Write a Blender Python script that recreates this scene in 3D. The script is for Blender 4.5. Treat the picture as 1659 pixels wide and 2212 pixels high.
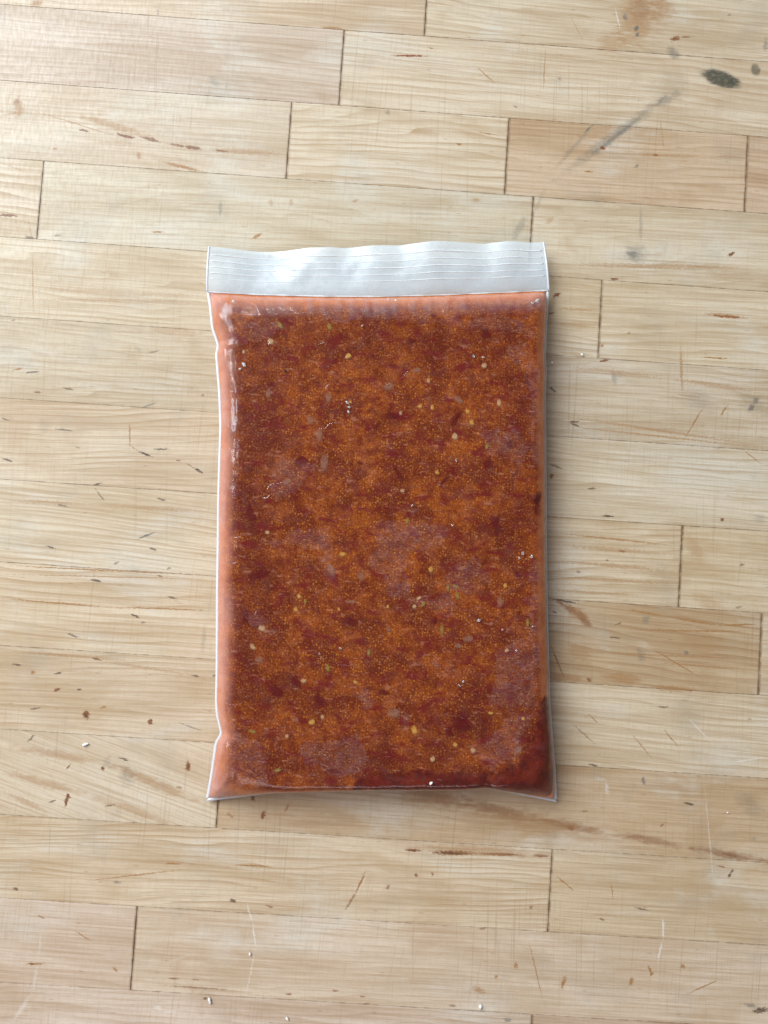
import bpy, math, random
import numpy as np
from mathutils import Matrix, Vector, Euler

# ------------------------------------------------------------------ camera, light, exposure
for o in list(bpy.data.objects):
    bpy.data.objects.remove(o, do_unlink=True)
scene = bpy.context.scene
C = scene.collection
CAM_H = 0.335                      # camera height above the countertop, metres
F, CX, CY = 1661.0, 829.5, 1106.0  # focal length and centre on a 1659 x 2212 frame
PA, PB, PC = 0.0460541, -0.01502331, 0.06795553
RX = np.array([[1, 0, 0], [0, math.cos(PA), -math.sin(PA)], [0, math.sin(PA), math.cos(PA)]])
RY = np.array([[math.cos(PB), 0, math.sin(PB)], [0, 1, 0], [-math.sin(PB), 0, math.cos(PB)]])
RZ = np.array([[math.cos(PC), -math.sin(PC), 0], [math.sin(PC), math.cos(PC), 0], [0, 0, 1]])
ROT = RZ @ RX @ RY
cam_data = bpy.data.cameras.new('camera')
cam_data.sensor_fit = 'VERTICAL'
cam_data.sensor_height = 24.0
cam_data.lens = 24.0 * F / 2212.0
cam_data.clip_start = 0.01
cam_data.clip_end = 20.0
cam = bpy.data.objects.new('camera', cam_data)
C.objects.link(cam)
cam.matrix_world = Matrix.Translation((0, 0, CAM_H)) @ Matrix(ROT.tolist()).to_4x4()
scene.camera = cam

world = bpy.data.worlds.new('World')
scene.world = world
world.use_nodes = True
wbg = world.node_tree.nodes['Background']
wbg.inputs[0].default_value = (0.86, 0.93, 1.0, 1)
wbg.inputs[1].default_value = 0.15


def area_light(name, loc, target, sx, sy, power, col):
    ld = bpy.data.lights.new(name, 'AREA')
    ld.shape = 'RECTANGLE'
    ld.size, ld.size_y = sx, sy
    ld.energy = power
    ld.color = col
    lo = bpy.data.objects.new(name, ld)
    C.objects.link(lo)
    lo.location = loc
    lo.rotation_euler = (Vector(target) - Vector(loc)).to_track_quat('-Z', 'Y').to_euler()
    return lo


area_light('window_light', (-1.12, 0.92, 1.12), (0, 0, 0), 1.4, 1.1, 55.0, (0.85, 0.945, 1.0))
area_light('fill_light', (-0.25, -1.45, 1.45), (0, 0, 0), 1.4, 0.8, 9.0, (1.0, 0.85, 0.87))  # added pinkish fill, no such lamp in view

vs = scene.view_settings
vs.view_transform = 'Standard'
vs.look = 'None'
vs.exposure = 0.17
vs.gamma = 1.0
vs.use_curve_mapping = False
scene.render.engine = 'CYCLES'
scene.cycles.transparent_max_bounces = 16
scene.cycles.max_bounces = 5
scene.cycles.diffuse_bounces = 2
scene.cycles.use_adaptive_sampling = True
scene.cycles.adaptive_threshold = 0.025
scene.cycles.glossy_bounces = 2


# ------------------------------------------------------------------ helpers
def unp(x, y, z=0.0):
    """photo point (1659 x 2212 frame) -> point at height z"""
    x = np.asarray(x, float); y = np.asarray(y, float); z = np.asarray(z, float)
    d = np.stack([(x - CX) / F, -(y - CY) / F, -np.ones_like(x + 0 * y)], -1) @ ROT.T
    k = (CAM_H - z) / -d[..., 2]
    return d[..., 0] * k, d[..., 1] * k


_rng = np.random.RandomState(7)
_TAB = _rng.rand(256, 256)


def vnoise(x, y):
    xi = np.floor(x).astype(int); yi = np.floor(y).astype(int)
    fx = x - xi; fy = y - yi
    fx = fx * fx * fx * (fx * (fx * 6 - 15) + 10); fy = fy * fy * fy * (fy * (fy * 6 - 15) + 10)
    g = lambda a, b: _TAB[a & 255, b & 255]
    return ((g(xi, yi) * (1 - fx) + g(xi + 1, yi) * fx) * (1 - fy)
            + (g(xi, yi + 1) * (1 - fx) + g(xi + 1, yi + 1) * fx) * fy) * 2 - 1


def fbm(x, y, n=4):
    r = 0; a = 1.0; t = 0
    for i in range(n):
        r = r + a * vnoise(x * 2 ** i + 17.3 * i, y * 2 ** i + 9.1 * i); t += a; a *= .5
    return r / t


def sstep(a, b, x):
    t = np.clip((x - a) / (b - a), 0, 1)
    return t * t * (3 - 2 * t)


def mesh_obj(name, verts, faces, mat, parent=None, smooth=True):
    me = bpy.data.meshes.new(name)
    me.from_pydata([tuple(v) for v in verts], [], faces)
    me.materials.append(mat)
    if smooth:
        me.polygons.foreach_set('use_smooth', [True] * len(me.polygons))
    me.update()
    o = bpy.data.objects.new(name, me)
    C.objects.link(o)
    if parent:
        o.parent = parent
    return o


def grid_obj(name, P, mat, parent=None, flip=False):
    """P: (n, m, 3) array"""
    n, m = P.shape[:2]
    idx = np.arange(n * m).reshape(n, m)
    a, b, c, d = idx[:-1, :-1], idx[1:, :-1], idx[1:, 1:], idx[:-1, 1:]
    q = np.stack([a, d, c, b] if flip else [a, b, c, d], -1).reshape(-1, 4)
    me = bpy.data.meshes.new(name)
    me.vertices.add(n * m)
    me.vertices.foreach_set('co', P.reshape(-1).astype(np.float32))
    me.loops.add(q.size); me.loops.foreach_set('vertex_index', q.reshape(-1).astype(np.int32))
    me.polygons.add(len(q))
    me.polygons.foreach_set('loop_start', np.arange(0, q.size, 4, dtype=np.int32))
    me.update(calc_edges=True)
    me.polygons.foreach_set('use_smooth', np.ones(len(q), bool))
    me.materials.append(mat)
    me.validate()
    o = bpy.data.objects.new(name, me)
    C.objects.link(o)
    if parent:
        o.parent = parent
    return o


def set_attr(o, name, arr):
    a = o.data.attributes.new(name, 'FLOAT', 'POINT')
    a.data.foreach_set('value', np.asarray(arr, np.float32).reshape(-1))


def tag(o, label=None, cat=None, group=None, kind=None):
    if label: o['label'] = label
    if cat: o['category'] = cat
    if group: o['group'] = group
    if kind: o['kind'] = kind
    return o


def empty(name, loc=(0, 0, 0)):
    o = bpy.data.objects.new(name, None)
    o.empty_display_size = 0.02
    C.objects.link(o)
    o.location = loc
    return o


class NT:
    """tiny node-tree helper"""
    def __init__(self, name):
        self.mat = bpy.data.materials.new(name)
        self.mat.use_nodes = True
        self.t = self.mat.node_tree
        self.t.nodes.clear()
        self.out = self.t.nodes.new('ShaderNodeOutputMaterial')

    def n(self, typ, **kw):
        nd = self.t.nodes.new('ShaderNode' + typ)
        for k, v in kw.items():
            setattr(nd, k, v)
        return nd

    def put(self, sock, v):
        if v is None: return
        if isinstance(v, bpy.types.NodeSocket): self.t.links.new(v, sock)
        else:
            if hasattr(sock.default_value, '__len__') and len(sock.default_value) == 4 and len(v) == 3: v = (*v, 1)
            sock.default_value = v

    def mapping(self, vec, loc=(0, 0, 0), rot=(0, 0, 0), scale=(1, 1, 1), typ='POINT'):
        m = self.n('Mapping', vector_type=typ)
        self.put(m.inputs[0], vec); m.inputs[1].default_value = loc; m.inputs[2].default_value = rot; m.inputs[3].default_value = scale
        return m.outputs[0]

    def noise(self, vec, scale=1.0, detail=2.0, rough=0.5, dist=0.0, col=False):
        m = self.n('TexNoise', noise_dimensions='2D')
        self.put(m.inputs['Vector'], vec)
        m.inputs['Scale'].default_value = scale; m.inputs['Detail'].default_value = detail
        m.inputs['Roughness'].default_value = rough; m.inputs['Distortion'].default_value = dist
        return m.outputs['Color'] if col else m.outputs['Fac']

    def math(self, op, a, b=None, c=None, clamp=False):
        m = self.n('Math', operation=op, use_clamp=clamp)
        self.put(m.inputs[0], a); self.put(m.inputs[1], b)
        if c is not None: self.put(m.inputs[2], c)
        return m.outputs[0]

    def rng(self, v, a, b, c=0.0, d=1.0, smooth=True):
        m = self.n('MapRange', interpolation_type='SMOOTHSTEP' if smooth else 'LINEAR')
        self.put(m.inputs[0], v)
        for i, q in enumerate((a, b, c, d)): self.put(m.inputs[i + 1], q)
        return m.outputs[0]

    def mix(self, fac, a, b, mode='MIX'):
        m = self.n('MixRGB', blend_type=mode)
        self.put(m.inputs[0], fac); self.put(m.inputs[1], a); self.put(m.inputs[2], b)
        return m.outputs[0]

    def attr(self, name):
        m = self.n('Attribute', attribute_name=name)
        return m.outputs['Fac']

    def bump(self, h, strength, dist, normal=None):
        m = self.n('Bump')
        m.inputs['Strength'].default_value = strength; m.inputs['Distance'].default_value = dist
        self.put(m.inputs['Height'], h); self.put(m.inputs['Normal'], normal)
        return m.outputs[0]

    def mixsh(self, fac, a, b):
        m = self.n('MixShader')
        self.put(m.inputs[0], fac); self.t.links.new(a, m.inputs[1]); self.t.links.new(b, m.inputs[2])
        return m.outputs[0]

    def pos(self, mm=True):
        g = self.n('TexCoord').outputs['Object']
        return self.mapping(g, scale=(1000, 1000, 1000)) if mm else g

    def done(self, sh):
        self.t.links.new(sh, self.out.inputs['Surface'])
        return self.mat


# ------------------------------------------------------------------ marks on the wood (photo points: x1, y1, x2, y2, half width, colour, strength, softness)
BR = (0.19, 0.060, 0.014); DK = (0.07, 0.032, 0.016); TN = (0.34, 0.165, 0.055); GY = (0.16, 0.145, 0.12); OL = (0.07, 0.065, 0.045); WH = (0.80, 0.76, 0.72); RB = (0.23, 0.055, 0.015)
MARKS = [
 # upper left
 (37, 208, 41, 252, 10, TN, .75, .9), (36, 212, 38, 225, 5, BR, .5, .9), (150, 243, 350, 302, 8, TN, .55, .9), (250, 289, 293, 299, 3, BR, .9, .6), (305, 296, 346, 306, 3, BR, .8, .6),
 (362, 310, 402, 317, 2.6, BR, .7, .6), (398, 316, 436, 322, 3.4, BR, .8, .6), (462, 324, 494, 328, 2.2, BR, .8, .6), (172, 280, 192, 284, 2, BR, .8, .5), (345, 349, 442, 371, 3.5, TN, .9, .7),
 (300, 328, 300, 344, 4.5, TN, .8, .9), (-5, 464, 38, 466, 2.4, BR, .95, .5), (440, 322, 622, 333, 7, TN, .5, .9), (477, 433, 475, 468, 3.5, GY, .4, .8), (55, 511, 76, 515, 1.8, DK, .8, .5),
 (116, 510, 133, 507, 1.6, DK, .6, .5), (543, 516, 566, 504, 3.5, TN, .8, .8), (70, 12, 90, 0, 8, TN, .8, .9), (690, 59, 744, 63, 3.5, TN, .9, .8), (340, 20, 341, 33, 3, GY, .4, .8), (115, 322, 122, 321, 2, TN, .8, .6),
 (0, 250, 60, 240, 2, TN, .5, .7), (60, 235, 270, 300, 1.2, TN, .6, .6), (540, 170, 585, 172, 5, GY, .15, .9), (455, 165, 470, 185, 8, GY, .25, 1.0), (320, 500, 360, 502, 1.5, TN, .9, .6), (585, 430, 586, 445, 5, TN, .4, .9), (628, 430, 629, 445, 4, TN, .4, .9), (760, 436, 775, 431, 3, TN, .5, .8),
 (0, 352, 60, 372, 1, TN, .5, .5), (60, 470, 70, 525, 1, TN, .5, .5),
 # upper right
 (845, 119.5, 924, 121.5, 2, RB, .95, .6), (1392, -20, 1368, 95, 46, TN, .55, 1.0), (1440, 10, 1420, 30, 30, TN, .5, 1.0), (1385, 0, 1380, 40, 22, BR, .22, 1.0), (1340, 90, 1300, 96, 26, TN, .35, 1.0), (1374, 61, 1376, 62, 6, GY, .9, .7), (1376, 74, 1378, 76, 4.5, GY, .8, .7),
 (1349, 30, 1352, 44, 5, GY, .6, .8), (1449, 85, 1468, 82, 5, BR, .8, .7), (1468, 81, 1496, 79, 2.5, BR, .6, .7), (1444, 100, 1465, 130, 10, GY, .5, 1.0), (1655, 85, 1652, 110, 5, GY, .5, .9), (1572, 32, 1578, 33, 3, GY, .5, .8),
 (1519, 158, 1596, 182, 15, OL, .85, .55), (1570, 172, 1592, 184, 7, OL, .5, .8), (1630, 143, 1634, 159, 9, OL, .62, .6), (1175, 405, 1480, 180, 11, GY, .40, 1.0), (1262, 348, 1398, 242, 5, GY, .55, .9), (1415, 232, 1470, 200, 9, GY, .3, 1.0), (1420, 225, 1440, 205, 3, GY, .4, .9),
 (1180, 385, 1304, 245, 5, GY, .30, 1.0), (1261, 288, 1281, 269, 2.2, GY, .7, .7), (1150, 470, 1180, 400, 5, GY, .22, 1.0), (1297, 319, 1307, 321, 3, RB, .9, .6), (1411, 334, 1421, 336, 2.6, RB, .9, .6), (1372, 363, 1379, 355, 3, GY, .6, .8),
 (837, 238, 838, 247, 5, GY, .5, .9), (1135, 468, 1109, 516, 9, GY, .35, 1.0), (1369, 543, 1390, 552, 18, GY, .40, 1.0), (1355, 549, 1375, 551, 8, GY, .5, .9), (1329, 14, 1340, 70, 1.3, WH, .7, .6),
 (1384, 440, 1384, 530, 3.5, GY, .3, .9), (1027, 142, 1076, 186, 1.2, TN, .7, .6), (1179, 98, 1173, 208, 1.6, TN, .6, .8), (1109, 228, 1118, 233, 2.5, GY, .5, .8), (1205, 168, 1213, 173, 3, GY, .4, .9), (985, 310, 998, 313, 2, TN, .9, .6), (1260, 370, 1282, 371, 2, TN, .9, .6), (924, 102, 940, 107, 1.3, TN, .9, .6), (1020, 430, 1035, 433, 4, TN, .5, .9), (1180, 482, 1195, 470, 6, TN, .4, 1.0),
 (1030, 285, 1075, 292, 1.3, TN, .8, .6), (1425, 250, 1435, 330, 1, TN, .5, .6), (1230, 30, 1260, 90, 1, TN, .4, .6), (1310, 330, 1560, 340, 3, TN, .4, .9), (1110, 275, 1560, 330, 2, TN, .3, .8),
 # left
 (55, 805, 88, 803, 1.6, DK, .8, .5), (27, 799, 50, 796, 1.8, TN, .9, .5), (136, 838.5, 158, 841.5, 1.6, DK, .8, .5), (76, 847, 90, 848.5, 1.8, BR, .7, .5), (117, 926, 160, 931.5, 2, DK, .65, .6), (299, 975, 329, 987, 2.2, DK, .9, .5),
 (333, 971.5, 365, 970, 2, DK, .8, .5), (419, 1011, 439, 1021.5, 2.4, DK, .9, .5), (400, 1000, 420, 1011, 1.2, BR, .5, .5), (5, 991, 28, 997, 1.9, DK, .85, .5), (203, 1047.5, 218, 1044.5, 1.9, DK, .8, .5), (206, 1056, 227, 1084, 1.4, DK, .6, .5),
 (120, 1088.5, 148, 1095.5, 1.9, DK, .6, .6), (340, 1077, 360, 1081.5, 1.9, DK, .7, .5), (308, 879.5, 337, 871, 1.8, GY, .6, .5), (317, 763, 347, 757, 1.6, DK, .5, .6), (3, 904, 20, 908, 1.8, DK, .7, .5), (160, 965, 176, 969, 1.4, DK, .5, .6), (24, 693, 34, 691, 2, BR, .5, .7), (436, 853, 440, 855, 3, BR, .5, .7),
 (380, 994, 390, 995, 1.4, BR, .7, .6), (290, 752, 305, 756, 6, GY, .25, 1), (93, 911, 100, 930, 12, GY, .15, 1.0), (280, 915, 281, 966, 1.3, TN, .8, .5), (278, 960, 300, 975, 1.0, TN, .7, .5), (70, 530, 72, 690, 1, TN, .6, .5),
 (295, 1164.5, 334, 1150.5, 1.9, GY, .85, .5), (100, 1179.5, 119, 1185, 2, DK, .75, .5), (323, 1183.5, 338, 1189, 1.9, DK, .8, .5), (246, 1219.5, 257, 1214, 1.6, DK, .6, .5), (361, 1230, 369, 1226, 2, DK, .6, .5), (195, 1251, 220, 1257.5, 2.2, DK, .85, .5),
 (361, 1288, 383, 1293.5, 1.9, DK, .7, .5), (282, 1326, 301, 1334.5, 2.1, DK, .85, .5), (304, 1345, 314, 1345.5, 2, DK, .55, .5), (143, 1368, 173, 1378, 1.8, DK, .7, .5), (26, 1434, 47, 1437.5, 1.8, DK, .8, .5), (198, 1421, 220, 1426.5, 2, BR, .8, .6), (340, 1243, 352, 1246, 1.4, BR, .7, .6),
 (116, 1455.5, 136, 1453, 2, DK, .8, .5), (413, 1459, 432, 1462, 1.8, DK, .7, .5), (459, 1459.5, 467, 1460, 1.6, DK, .7, .5), (117, 1493, 129, 1488.5, 2.8, BR, .9, .5), (168, 1490, 176, 1489, 2, DK, .8, .5), (62, 1532.5, 91, 1528.5, 1.6, DK, .65, .6),
 (185, 1537, 186.5, 1551, 6, BR, .95, .6), (184, 1545, 188, 1549, 3.5, DK, .6, .6), (322, 1557, 327, 1561, 5, BR, .95, .6), (60, 1603, 74, 1588, 2, DK, .7, .6), (384, 1560, 439, 1579.5, 1.2, DK, .5, .5), (256, 1636.5, 280, 1643.5, 1.9, DK, .75, .5), (220, 1655, 224, 1664, 3, BR, .9, .6),
 (406, 1645, 407, 1664, 4.2, BR, .95, .6), (402, 1662, 410, 1655, 3, BR, .7, .6), (143, 1663, 154, 1650, 1.6, BR, .7, .6), (145, 1715, 149, 1724, 3.5, BR, .9, .6), (270, 1660, 282, 1690, 18, GY, .32, 1.0), (240, 1770, 260, 1750, 10, GY, .12, 1.0), (380, 1700, 395, 1703, 2, BR, .6, .7), (228, 1640, 236, 1655, 8, GY, .25, 1.0), (442, 1345, 438, 1415, 5, GY, .28, 1.0), (215, 1530, 230, 1526, 2, TN, .9, .7), (70, 1450, 72, 1454, 4, TN, .9, .8),
 (0, 1221, 460, 1243, 1.3, TN, .85, .6), (0, 1240, 440, 1251, 1.0, TN, .7, .6), (0, 1293, 240, 1312, 1.5, TN, .95, .6), (230, 1311, 465, 1319, 1.3, TN, .8, .6), (0, 1405, 300, 1428, 3, TN, .45, .9), (200, 1425, 440, 1462, 3, TN, .4, .9),
 (0, 1610, 240, 1650, 9, TN, .45, 1), (220, 1645, 450, 1740, 10, TN, .5, 1), (0, 1665, 200, 1720, 9, TN, .45, 1), (180, 1712, 400, 1790, 8, TN, .4, 1), (0, 1705, 120, 1765, 6, TN, .4, 1),
 (0, 1080, 200, 1090, 4, TN, .4, .9), (180, 1088, 465, 1108, 4, TN, .4, .9), (0, 620, 460, 640, 7, TN, .30, .9), (0, 645, 460, 652, 4, TN, .4, .9), (300, 712, 465, 720, 9, TN, .35, .9),
 # right
 (1530, 680, 1612, 687.5, 2.6, RB, .95, .65), (1510, 675, 1620, 688, 5, TN, .5, .9), (1573, 553, 1587, 545, 2.8, BR, .95, .6), (1196, 642, 1209, 633, 3.6, BR, .9, .6), (1185, 677.5, 1198, 675.5, 1.8, DK, .7, .5), (1318, 602, 1338, 603.5, 1.9, BR, .8, .5), (1296, 781.5, 1316, 776.5, 2, BR, .8, .5),
 (1352, 545, 1372, 553, 14, GY, .35, 1), (1324, 800, 1329, 832, 5.5, GY, .40, .9), (1330, 815, 1345, 805, 6, GY, .2, 1), (1619, 887, 1627, 875, 4.5, GY, .8, .7), (1628, 872, 1637, 858, 4.5, GY, .65, .8), (1187, 836, 1201, 847, 2.6, DK, .75, .6), (1230, 910.5, 1254, 911, 1.8, DK, .8, .5), (1231, 913, 1254, 922.5, 1.9, DK, .75, .5),
 (1478, 949, 1522, 875, 1.2, TN, .9, .6), (1553, 902, 1573, 874, 1.4, TN, .9, .6), (1600, 968, 1648, 1005, 1.0, TN, .9, .6), (1185, 1002, 1216, 1013, 2.2, DK, .6, .6), (1189, 1032, 1194, 1024, 4, BR, .75, .7), (1270, 1056.5, 1286, 1055, 1.9, DK, .75, .5), (1301, 1114.5, 1325, 1115.5, 2.2, DK, .9, .5),
 (1558, 1121, 1562, 1124, 3.5, BR, .8, .6), (1510, 770.5, 1580, 776, 1.4, TN, .95, .6), (1190, 570, 1659, 580, 5, TN, .5, .9), (1500, 590, 1659, 600, 12, TN, .28, 1), (1300, 745, 1302, 748, 3, TN, .9, .8), (1450, 850, 1520, 860, 3, TN, .4, .8), (1480, 850, 1540, 880, 22, GY, .20, 1), (1600, 850, 1659, 890, 20, GY, .18, 1), (1630, 1115, 1650, 1125, 10, GY, .25, 1), (1355, 720, 1362, 718, 2, TN, .7, .6),
 (1470, 735, 1474, 860, 3, TN, .6, .8), (1200, 790, 1450, 818, 6, TN, .4, .9), (1430, 815, 1659, 850, 5, TN, .45, .9), (1190, 895, 1659, 965, 3, TN, .5, .8), (1200, 918, 1659, 968, 2, TN, .6, .8), (1190, 665, 1300, 672, 3, TN, .5, .9), (1205, 760, 1292, 770, 4, TN, .4, .9), (1200, 700, 1290, 705, 8, TN, .25, 1),
 (1188, 1293, 1250, 1303.5, 2, DK, .85, .6), (1200, 1296, 1222, 1310, 3.5, BR, .6, .8), (1214, 1305, 1251, 1327, 7, BR, .62, .9), (1244, 1320, 1274, 1352, 8.5, BR, .62, .9), (1225, 1312, 1265, 1335, 13, TN, .5, 1), (1193, 1321, 1203, 1324, 2, DK, .7, .6), (1337, 1189, 1351, 1192, 1.9, BR, .7, .6), (1310, 1210, 1313, 1211, 2.5, BR, .6, .7), (1247, 1234, 1253, 1236, 3, BR, .6, .7),
 (1329, 1350, 1344, 1345, 1.8, DK, .6, .6), (1317, 1376.5, 1342, 1379, 1.8, DK, .7, .6), (1479, 1409.5, 1486, 1410.5, 4, GY, .7, .7), (1392, 1336, 1399, 1342, 9, GY, .4, 1), (1380, 1400, 1388, 1430, 8, GY, .35, 1), (1270, 1466, 1275, 1470, 4, BR, .7, .7), (1188, 1390, 1222, 1471, 1.4, BR, .6, .6), (1396, 1394, 1516, 1465, 1.2, TN, .95, .6),
 (1300, 1459, 1395, 1470, 10, TN, .55, .9), (1400, 1483, 1510, 1492, 7, TN, .6, .9), (1245, 1395, 1270, 1420, 25, TN, .35, 1), (1480, 1380, 1560, 1400, 30, TN, .25, 1), (1170, 1460, 1280, 1470, 8, TN, .5, .9), (1597, 1222, 1608, 1218, 2.5, BR, .6, .7), (1588, 1313, 1604, 1311, 2, DK, .5, .7), (1480, 1150, 1520, 1220, 14, TN, .25, 1), (1500, 1290, 1560, 1310, 14, TN, .3, 1),
 (1350, 1315, 1440, 1332, 2, TN, .8, .7), (1430, 1330, 1560, 1352, 2, TN, .9, .7), (1550, 1351, 1645, 1348, 2, TN, .85, .7), (1350, 1360, 1640, 1365, 1.8, TN, .7, .7), (1190, 1405, 1640, 1425, 2, TN, .45, .8), (1400, 1430, 1640, 1448, 2, TN, .5, .8),
 (1190, 1150, 1470, 1180, 2, TN, .7, .8), (1185, 1175, 1470, 1200, 5, TN, .45, .9), (1185, 1210, 1470, 1235, 4, TN, .55, .9), (1185, 1245, 1470, 1262, 4, TN, .5, .9), (1185, 1275, 1400, 1287, 3, TN, .5, .9),
 (1232, 1560, 1292, 1612, 1.2, BR, .5, .6), (1268, 1540, 1296, 1566, 1.1, TN, .8, .6), (1422, 1527, 1444, 1528, 2, DK, .6, .6), (1272, 1651, 1292, 1655.5, 2, DK, .8, .5), (1388, 1676, 1392, 1697, 3.5, GY, .7, .8), (1308, 1687, 1313, 1722, 4, WH, .45, .9), (1285, 1680, 1308, 1684, 3, WH, .3, .9),
 (1479, 1544, 1540, 1606, 1.2, WH, .55, .6), (1575, 1648, 1660, 1635, 1.3, WH, .6, .6), (1360, 1580, 1410, 1640, 1, TN, .8, .6), (1430, 1570, 1470, 1620, 1, TN, .8, .6), (1617, 1553, 1624, 1555, 2, BR, .4, .7),
 # bottom
 (145, 1720, 142, 1741, 3.2, BR, .9, .6), (105, 1734, 121, 1728, 1.6, DK, .7, .5), (227, 1742, 248, 1738, 1.6, DK, .6, .5), (571, 1752, 565, 1771, 4, BR, .9, .7), (546, 1719, 547, 1729, 4, BR, .85, .7), (614, 1756, 625, 1735, 3, TN, .8, .8), (490, 1755, 505, 1767, 3, TN, .7, .8), (350, 1865, 396, 1866, 1.6, TN, .9, .6), (498, 1868, 592, 1872, 1.6, TN, .9, .6),
 (30, 1919, 38, 1921, 3, DK, .75, .6), (498, 1945, 508, 1946, 3.2, DK, .9, .5), (244, 1906, 262, 1905.5, 2.6, GY, .6, .7), (575, 1957, 590, 1959, 2, BR, .6, .6), (790, 1882, 768, 1930, 2.6, TN, .95, .7), (770, 1926, 744, 1970, 2.2, BR, .55, .6), (794, 1886, 772, 1932, 1.3, WH, .35, .6),
 (175, 1904, 415, 1876, 1.3, TN, .7, .6), (533, 1950, 546, 1995, 1.5, WH, .6, .6), (546, 1993, 552, 2049, 1.6, WH, .7, .6), (552, 2047, 530, 2160, 1.3, WH, .45, .6), (352, 2128.5, 508, 2139.5, 1.6, BR, .55, .6), (365, 2113.5, 386, 2114.5, 1.8, BR, .6, .6), (415, 2116, 430, 2117, 1.5, BR, .5, .6),
 (55, 2082, 97, 2082.5, 2, TN, .95, .6), (64, 2082, 72, 2083, 2.6, BR, .7, .6), (440, 2157, 447, 2157.5, 2.4, DK, .8, .6), (332, 2176, 350, 2179, 4, WH, .55, .8), (340, 2184, 390, 2186, 2.5, WH, .35, .8), (90, 2005, 82, 2080, 2, WH, .32, .8), (82, 2078, 70, 2145, 2.5, WH, .32, .8), (70, 2143, 25, 2212, 4, WH, .4, .8), (455, 2055, 500, 2062, 24, WH, .20, 1), (355, 2080, 420, 2060, 3, WH, .2, 1),
 (616, 2147, 632, 2148, 1.8, RB, .7, .6), (718, 2140, 732, 2141, 1.8, RB, .6, .6), (775, 2152, 790, 2153, 1.8, RB, .6, .6), (785, 2168, 800, 2168, 1.8, RB, .6, .6), (78, 1975, 98, 1985, 1.4, BR, .5, .6), (245, 2090, 252, 2098, 2.5, TN, .9, .7), (160, 2010, 200, 2034, 1.2, TN, .8, .6),
 (872, 1836, 912, 1837.5, 3, BR, .95, .8), (925, 1841, 1034, 1843.5, 4.6, BR, .97, .75), (945, 1841.5, 1020, 1843, 2.6, DK, .7, .8), (1028, 1844, 1135, 1847, 3, BR, .8, .8), (1147, 1848, 1190, 1850, 2.8, BR, .75, .8), (875, 1828, 1195, 1846, 10, TN, .5, 1),
 (860, 1700, 1010, 1738, 14, BR, .38, 1), (985, 1728, 1170, 1775, 12, BR, .45, 1), (1130, 1765, 1330, 1803, 9, BR, .48, 1), (1310, 1796, 1500, 1834, 8, BR, .48, 1), (1470, 1830, 1680, 1862, 8, BR, .55, 1), (1225, 1787, 1240, 1790, 5, BR, .6, .8), (1560, 1842, 1600, 1852, 4, BR, .5, .8), (1000, 1745, 1330, 1812, 22, TN, .35, 1), (830, 1690, 1000, 1730, 30, TN, .4, 1),
 (1478, 1733.5, 1499, 1739.5, 2.2, DK, .85, .5), (1574, 1895, 1578, 1888, 3.4, DK, .85, .6), (1578, 1888, 1583, 1878, 2, DK, .75, .6), (1546, 1870, 1572, 1874, 1.4, BR, .7, .6), (1371, 1960.5, 1402, 1967, 2, DK, .7, .6), (1294, 1984, 1305, 1988, 2, BR, .6, .6), (1270, 1752, 1256, 1752, 2, BR, .5, .7), (1425, 1785, 1436, 1780, 2, BR, .5, .7),
 (1432, 1980, 1433, 2030, 1.8, WH, .85, .6), (1433, 2028, 1419, 2081, 1.6, WH, .75, .6), (1221, 2110, 1213, 2136, 4, TN, .9, .8), (1366, 2113, 1362, 2128, 5, TN, .85, .8), (1400, 2085, 1408, 2106, 3, TN, .95, .8), (1412, 2100, 1404, 2108, 2.5, TN, .95, .8), (1114, 2079, 1115, 2092, 3.5, TN, .95, .8), (1474, 2085, 1477, 2090, 4, TN, .95, .8),
 (1141, 2026, 1173, 2162, 1.3, TN, .7, .6), (1624, 2185, 1662, 2180, 5, DK, .9, .7), (1605, 2168, 1640, 2176, 4, GY, .6, .9), (1088, 2203, 1104, 2204, 4, GY, .6, .8), (1478, 2150, 1560, 2113, 1.2, TN, .8, .6), (1521, 1692, 1543, 1920, 1.3, WH, .45, .7), (1020, 2133, 1050, 2146, 6, TN, .6, .9), (970, 2172, 985, 2174, 2, BR, .6, .6), (1070, 2110, 1074, 2112, 3, TN, .8, .8),
 (1270, 2035, 1290, 2040, 20, WH, .12, 1), (1320, 1905, 1325, 1945, 1, TN, .8, .5), (1200, 1890, 1240, 1925, 1.1, TN, .9, .5), (1600, 1720, 1640, 1760, 20, GY, .22, 1), (1625, 1810, 1632, 1815, 5, GY, .25, 1), (898, 1888, 900, 1893, 3, BR, .7, .6), (934, 1886, 935, 1890, 2.4, BR, .7, .6), (836, 1920, 840, 1912, 2.5, BR, .6, .7), (1145, 1962, 1150, 1958, 3, BR, .6, .7), (1035, 2006, 1050, 2006, 2, BR, .6, .6),
]
MK = []
for (x1, y1, x2, y2, w, col, st, sf) in MARKS:
    ax, ay = unp(x1, y1); bx, by = unp(x2, y2)
    L = math.hypot(bx - ax, by - ay) / 2; W = w * 0.000203
    if col is WH: st *= .6
    if col is DK: st *= .88
    MK.append((float(ax + bx) / 2, float(ay + by) / 2, math.atan2(by - ay, bx - ax), L + W * 0.8, W, col, st, sf))


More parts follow.
